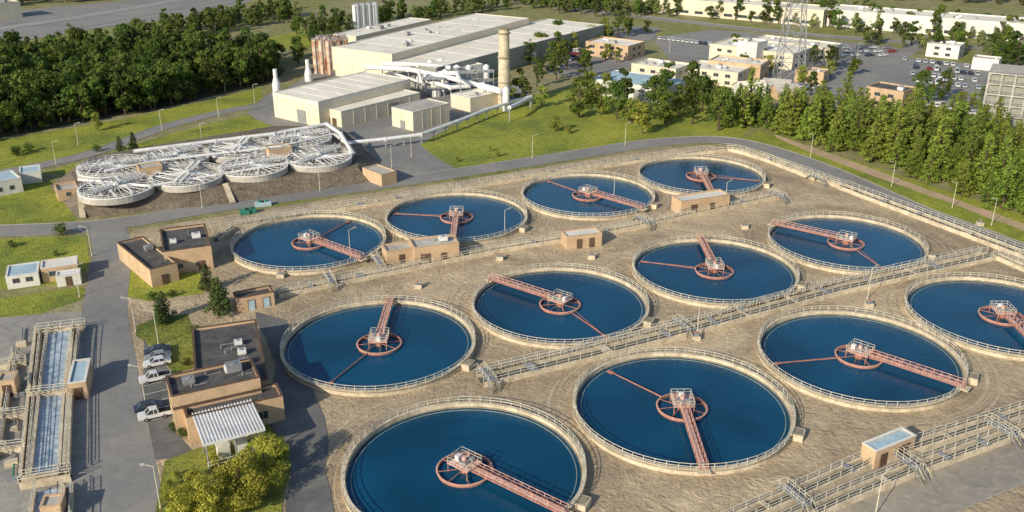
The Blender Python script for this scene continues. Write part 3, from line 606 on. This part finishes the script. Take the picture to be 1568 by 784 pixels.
# ---------------- trees ----------------
def treemesh(name,kind,seed,h,r,nl,ls,lm_):
    rn=random.Random(seed); b=MB(); 
    V=Vector; tk=h*.014+.06
    b.tube(V((0,0,0)),V((0,0,h*.5)),tk*1.6,barkm,tk,n=6,cap=False); b.tube(V((0,0,h*.5)),V((0,0,h*.92)),tk,barkm,tk*.3,n=5,cap=False)
    cl=[]
    if kind=="dec":
        lean=V((rn.uniform(-.12,.12)*r,rn.uniform(-.12,.12)*r,0)); asym=rn.random()*6.28
        for i in range(24):
            t=rn.random()*6.283; z=rn.uniform(.2,.95); prof=math.sin(min(1,(z-.05)/.95)*math.pi)**.55*(1.12-.45*z)
            q=rn.random()**.45*.95*prof*r*(1+.28*math.cos(t-asym)); cl.append((V((q*math.cos(t),q*math.sin(t),z*h))+lean*z*3,r*rn.uniform(.18,.38)))
    else:
        k=40
        for i in range(k):
            z=.10+.88*i/k; t=i*2.4+rn.random(); q=(1-z)**.7*r*rn.uniform(.4,1.12); cl.append((V((q*math.cos(t),q*math.sin(t),z*h-.03*h*q/r)),r*(.12+.24*(1-z))*rn.uniform(.75,1.2)))
    for c,cr in cl:
        if rn.random()<.6: b.tube(V((0,0,max(h*.15,c.z-r*.5))),c,tk*.45,barkm,tk*.12,n=4,cap=False)
    tot=sum(c[1]**2 for c in cl)
    vs=[];fs=[]
    for c,cr in cl:
        for _ in range(int(nl*cr*cr/tot)):
            d=V((rn.gauss(0,1),rn.gauss(0,1),rn.gauss(0,1))).normalized(); p_=c+V((d.x,d.y,d.z*.75))*cr*rn.uniform(.5,1.2)
            nn=(d*1.1+V((0,0,.35))+V((rn.gauss(0,1),rn.gauss(0,1),rn.gauss(0,1)))*.5).normalized()
            x=nn.cross(V((rn.gauss(0,1),rn.gauss(0,1),rn.gauss(0,1)))).normalized(); y=nn.cross(x); s_=ls*rn.uniform(.5,1.35)
            o_=len(vs); vs+=[p_-x*s_*.5,p_-y*s_*.35,p_+x*s_*.5+nn*s_*.1,p_+y*s_*.35]; fs.append((o_,o_+1,o_+2,o_+3))
    b.add(vs,fs,lm_)
    me=bpy.data.meshes.new(name); me.from_pydata(b.v,[],b.f)
    for m in b.ms: me.materials.append(m)
    me.polygons.foreach_set('material_index',b.m); me.update(); return me
D1=[treemesh("broadleaf_a",'dec',i,h_,r_,1600,.8,leafF) for i,h_,r_ in ((1,13,4.4),(2,15,3.8),(3,12,4.8),(33,14,3.4))]
D2=[treemesh("broadleaf_l",'dec',i,10,3.8,1800,.6,leafL) for i in (4,5)]
DH=[treemesh("broadleaf_haze",'dec',i,11,4.2,1000,.85,leafH) for i in (14,15)]
P1=[treemesh("pine_a",'con',i,h_,r_,1900,.55,leafP) for i,h_,r_ in ((6,13,3.4),(7,15,3.8),(8,12,4.0))]
P2=[treemesh("spruce",'con',i,8,2.6,2600,.35,leafD) for i in (9,)]
NR=[treemesh("near_tree",'dec',i,7.5,4.2,6500,.32,leafN) for i in (11,12)]
SH=[treemesh("bush_m",'dec',21,2.2,1.6,700,.25,leafF)]
SL=[treemesh("bush_l",'dec',22,2.2,1.7,800,.25,leafN)]
def place(name,me,u,v,s=1):
    o=bpy.data.objects.new(name,me); sc.collection.objects.link(o); o.location=S(u,v); o.rotation_euler=(0,0,R()*6.28); o.scale=(s*(.85+.3*R()),s*(.85+.3*R()),s*(.9+.2*R())); return o
def inside(p,poly):
    c=False; n=len(poly)
    for i in range(n):
        a,b_=poly[i],poly[i-1]
        if (a.y>p.y)!=(b_.y>p.y) and p.x<(b_.x-a.x)*(p.y-a.y)/(b_.y-a.y)+a.x: c=not c
    return c
def scatter(name,px,meshes,spacing,smin=.75,smax=1.2,prob=1.0):
    poly=[S(u,v) for u,v in px]; x0=min(p.x for p in poly);x1=max(p.x for p in poly);y0=min(p.y for p in poly);y1=max(p.y for p in poly)
    root=bpy.data.objects.new(name,None); sc.collection.objects.link(root); pts=[[] for _ in meshes]; y=y0
    while y<y1:
        x=x0
        while x<x1:
            p=Vector((x+(R()-.5)*spacing*1.1,y+(R()-.5)*spacing*1.1,0))
            if R()<prob and inside(p,poly): pts[int(R()*len(meshes))].append(p)
            x+=spacing
        y+=spacing
    for k,me in enumerate(meshes):
        if not pts[k]: continue
        vs=[];fs=[]
        for p in pts[k]:
            s=smin+(smax-smin)*R(); t=R()*6.28; o=len(vs)
            for j in range(4): vs.append((p.x+s*.7071*math.cos(t+j*math.pi/2),p.y+s*.7071*math.sin(t+j*math.pi/2),0))
            fs.append((o,o+1,o+2,o+3))
        m=bpy.data.meshes.new("stand"); m.from_pydata(vs,[],fs); q=bpy.data.objects.new("stand_%d"%k,m); sc.collection.objects.link(q); q.parent=root
        q.instance_type='FACES'; q.use_instance_faces_scale=True; q.show_instancer_for_render=False; q.show_instancer_for_viewport=False
        ch=bpy.data.objects.new("crown_%d"%k,me); sc.collection.objects.link(ch); ch.parent=q
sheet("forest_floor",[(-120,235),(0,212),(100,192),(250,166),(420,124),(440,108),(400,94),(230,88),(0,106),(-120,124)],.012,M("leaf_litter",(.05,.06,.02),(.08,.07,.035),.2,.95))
scatter("forest",[(-120,235),(0,212),(100,192),(250,166),(420,124),(440,108),(400,94),(230,86),(0,106),(-120,124)],D1,5.3,.6,1.25)
scatter("forest",[(200,76),(260,66),(420,40),(470,34),(450,14),(330,30),(200,56)],D1+DH[:1],7.5,.5,.9,.85)
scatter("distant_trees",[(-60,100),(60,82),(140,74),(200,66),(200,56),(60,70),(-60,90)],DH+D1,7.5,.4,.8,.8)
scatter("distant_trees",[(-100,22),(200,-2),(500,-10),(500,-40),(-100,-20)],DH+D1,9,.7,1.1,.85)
scatter("pine_plantation",[(1112,196),(1150,199),(1190,206),(1300,241),(1440,290),(1568,336),(1700,384),(1700,270),(1568,226),(1400,206),(1290,184),(1180,176),(1120,180)],P1,4.9,.65,1.25)
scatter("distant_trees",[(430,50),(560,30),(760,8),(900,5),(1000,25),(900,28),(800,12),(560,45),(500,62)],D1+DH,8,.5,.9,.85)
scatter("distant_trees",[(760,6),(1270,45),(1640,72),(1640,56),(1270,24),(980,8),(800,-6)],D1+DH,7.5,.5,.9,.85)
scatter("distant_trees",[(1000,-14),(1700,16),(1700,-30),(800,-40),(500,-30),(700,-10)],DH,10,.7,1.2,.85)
scatter("tree_group",[(850,95),(930,85),(960,95),(900,125),(960,145),(1060,150),(1110,165),(1100,190),(1010,185),(870,140),(790,130)],D2+D1,9.5,.5,1.15,.7)
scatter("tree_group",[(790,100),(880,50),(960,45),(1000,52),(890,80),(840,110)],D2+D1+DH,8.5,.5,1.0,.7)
scatter("tree_group",[(1060,70),(1090,92),(1150,125),(1330,140),(1330,120),(1270,100),(1260,90),(1080,60)],D2+D1,11,.4,.8,.45)
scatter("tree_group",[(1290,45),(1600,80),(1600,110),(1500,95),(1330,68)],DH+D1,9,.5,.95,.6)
scatter("tree_group",[(1380,160),(1480,172),(1640,215),(1640,190),(1480,150)],D2+D1,11,.5,.9,.45)
scatter("tree_group",[(440,100),(480,60),(520,50),(515,66),(480,100),(450,125)],D1,8,.5,.9,.6)
for u,v,s,k in((886,180,1.3,D1),(850,202,.6,D2),(945,182,1.1,D1),(920,176,.9,D2),(985,205,1.2,D2),(968,190,1.0,D2),(1018,190,1.0,D1),(1060,190,1.1,D1),(1040,180,.9,D2),(1100,200,1.1,D1),(800,158,1.0,D1),(828,165,.8,D2),(782,150,.7,D2),(1075,170,1.1,D1),(762,240,.25,D2),(750,232,.2,D2),(700,248,.2,D2),(870,205,.35,D2),(1440,155,.9,D1),(1408,150,.9,D1),(1400,168,.8,D2),(1470,172,.8,D2),(1240,146,.7,D1),(1305,115,.6,D2),(1555,105,1.1,D1),(1530,92,1,D1),(505,82,.9,D1),(490,95,.8,D2),(150,200,.6,D2)):
    place("tree",k[int(R()*len(k))],u,v,s)
for u,v,s in((254,492,.85),(246,496,.7),(318,445,.8),(338,482,1.05),(335,470,.9),(206,232,.75),(185,234,.7)): place("spruce_tree",P2[0],u,v,s)
for u,v,s in((408,738,.95),(370,772,1.0),(322,795,.9),(425,700,.5),(285,805,.8),(388,712,.45)): place("tree",NR[int(R()*2)],u,v,s)
for u,v,s in((93,360,1.4),(28,238,1.6),(236,458,.8),(262,455,.7),(150,232,1),(300,508,.7),(285,560,.7),(46,232,1.2),(210,268,.7),(87,392,.6),(20,378,.8),(268,660,.7),(280,668,.6)): place("bush",SH[0],u,v,s)
for u,v,s in((262,750,.8),(270,730,.5),(300,735,.9),(330,715,.8),(255,770,.7),(310,765,1.0),(290,752,.6),(350,740,1.0)): place("bush",SL[0],u,v,s)
b=MB(); rn=random.Random(5)
for i in range(260):
    u=rn.uniform(470,1560); v=rn.uniform(300,700); q=S(u,v)
    if min((q-c).length for c in cents)<18.4: continue
    if min((q-c).length for c in cents)>19.6 and rn.random()<.7: continue
    for j in range(7):
        a=rn.random()*6.28; d=Vector((math.cos(a),math.sin(a),0)); s_=Vector((-d.y,d.x,0))*.09; o=q+d*rn.random()*.5; b.add([o-s_,o+s_,o+d*.15+Z*rn.uniform(.15,.4)],[(0,1,2)],leafL)
b.obj("weeds")
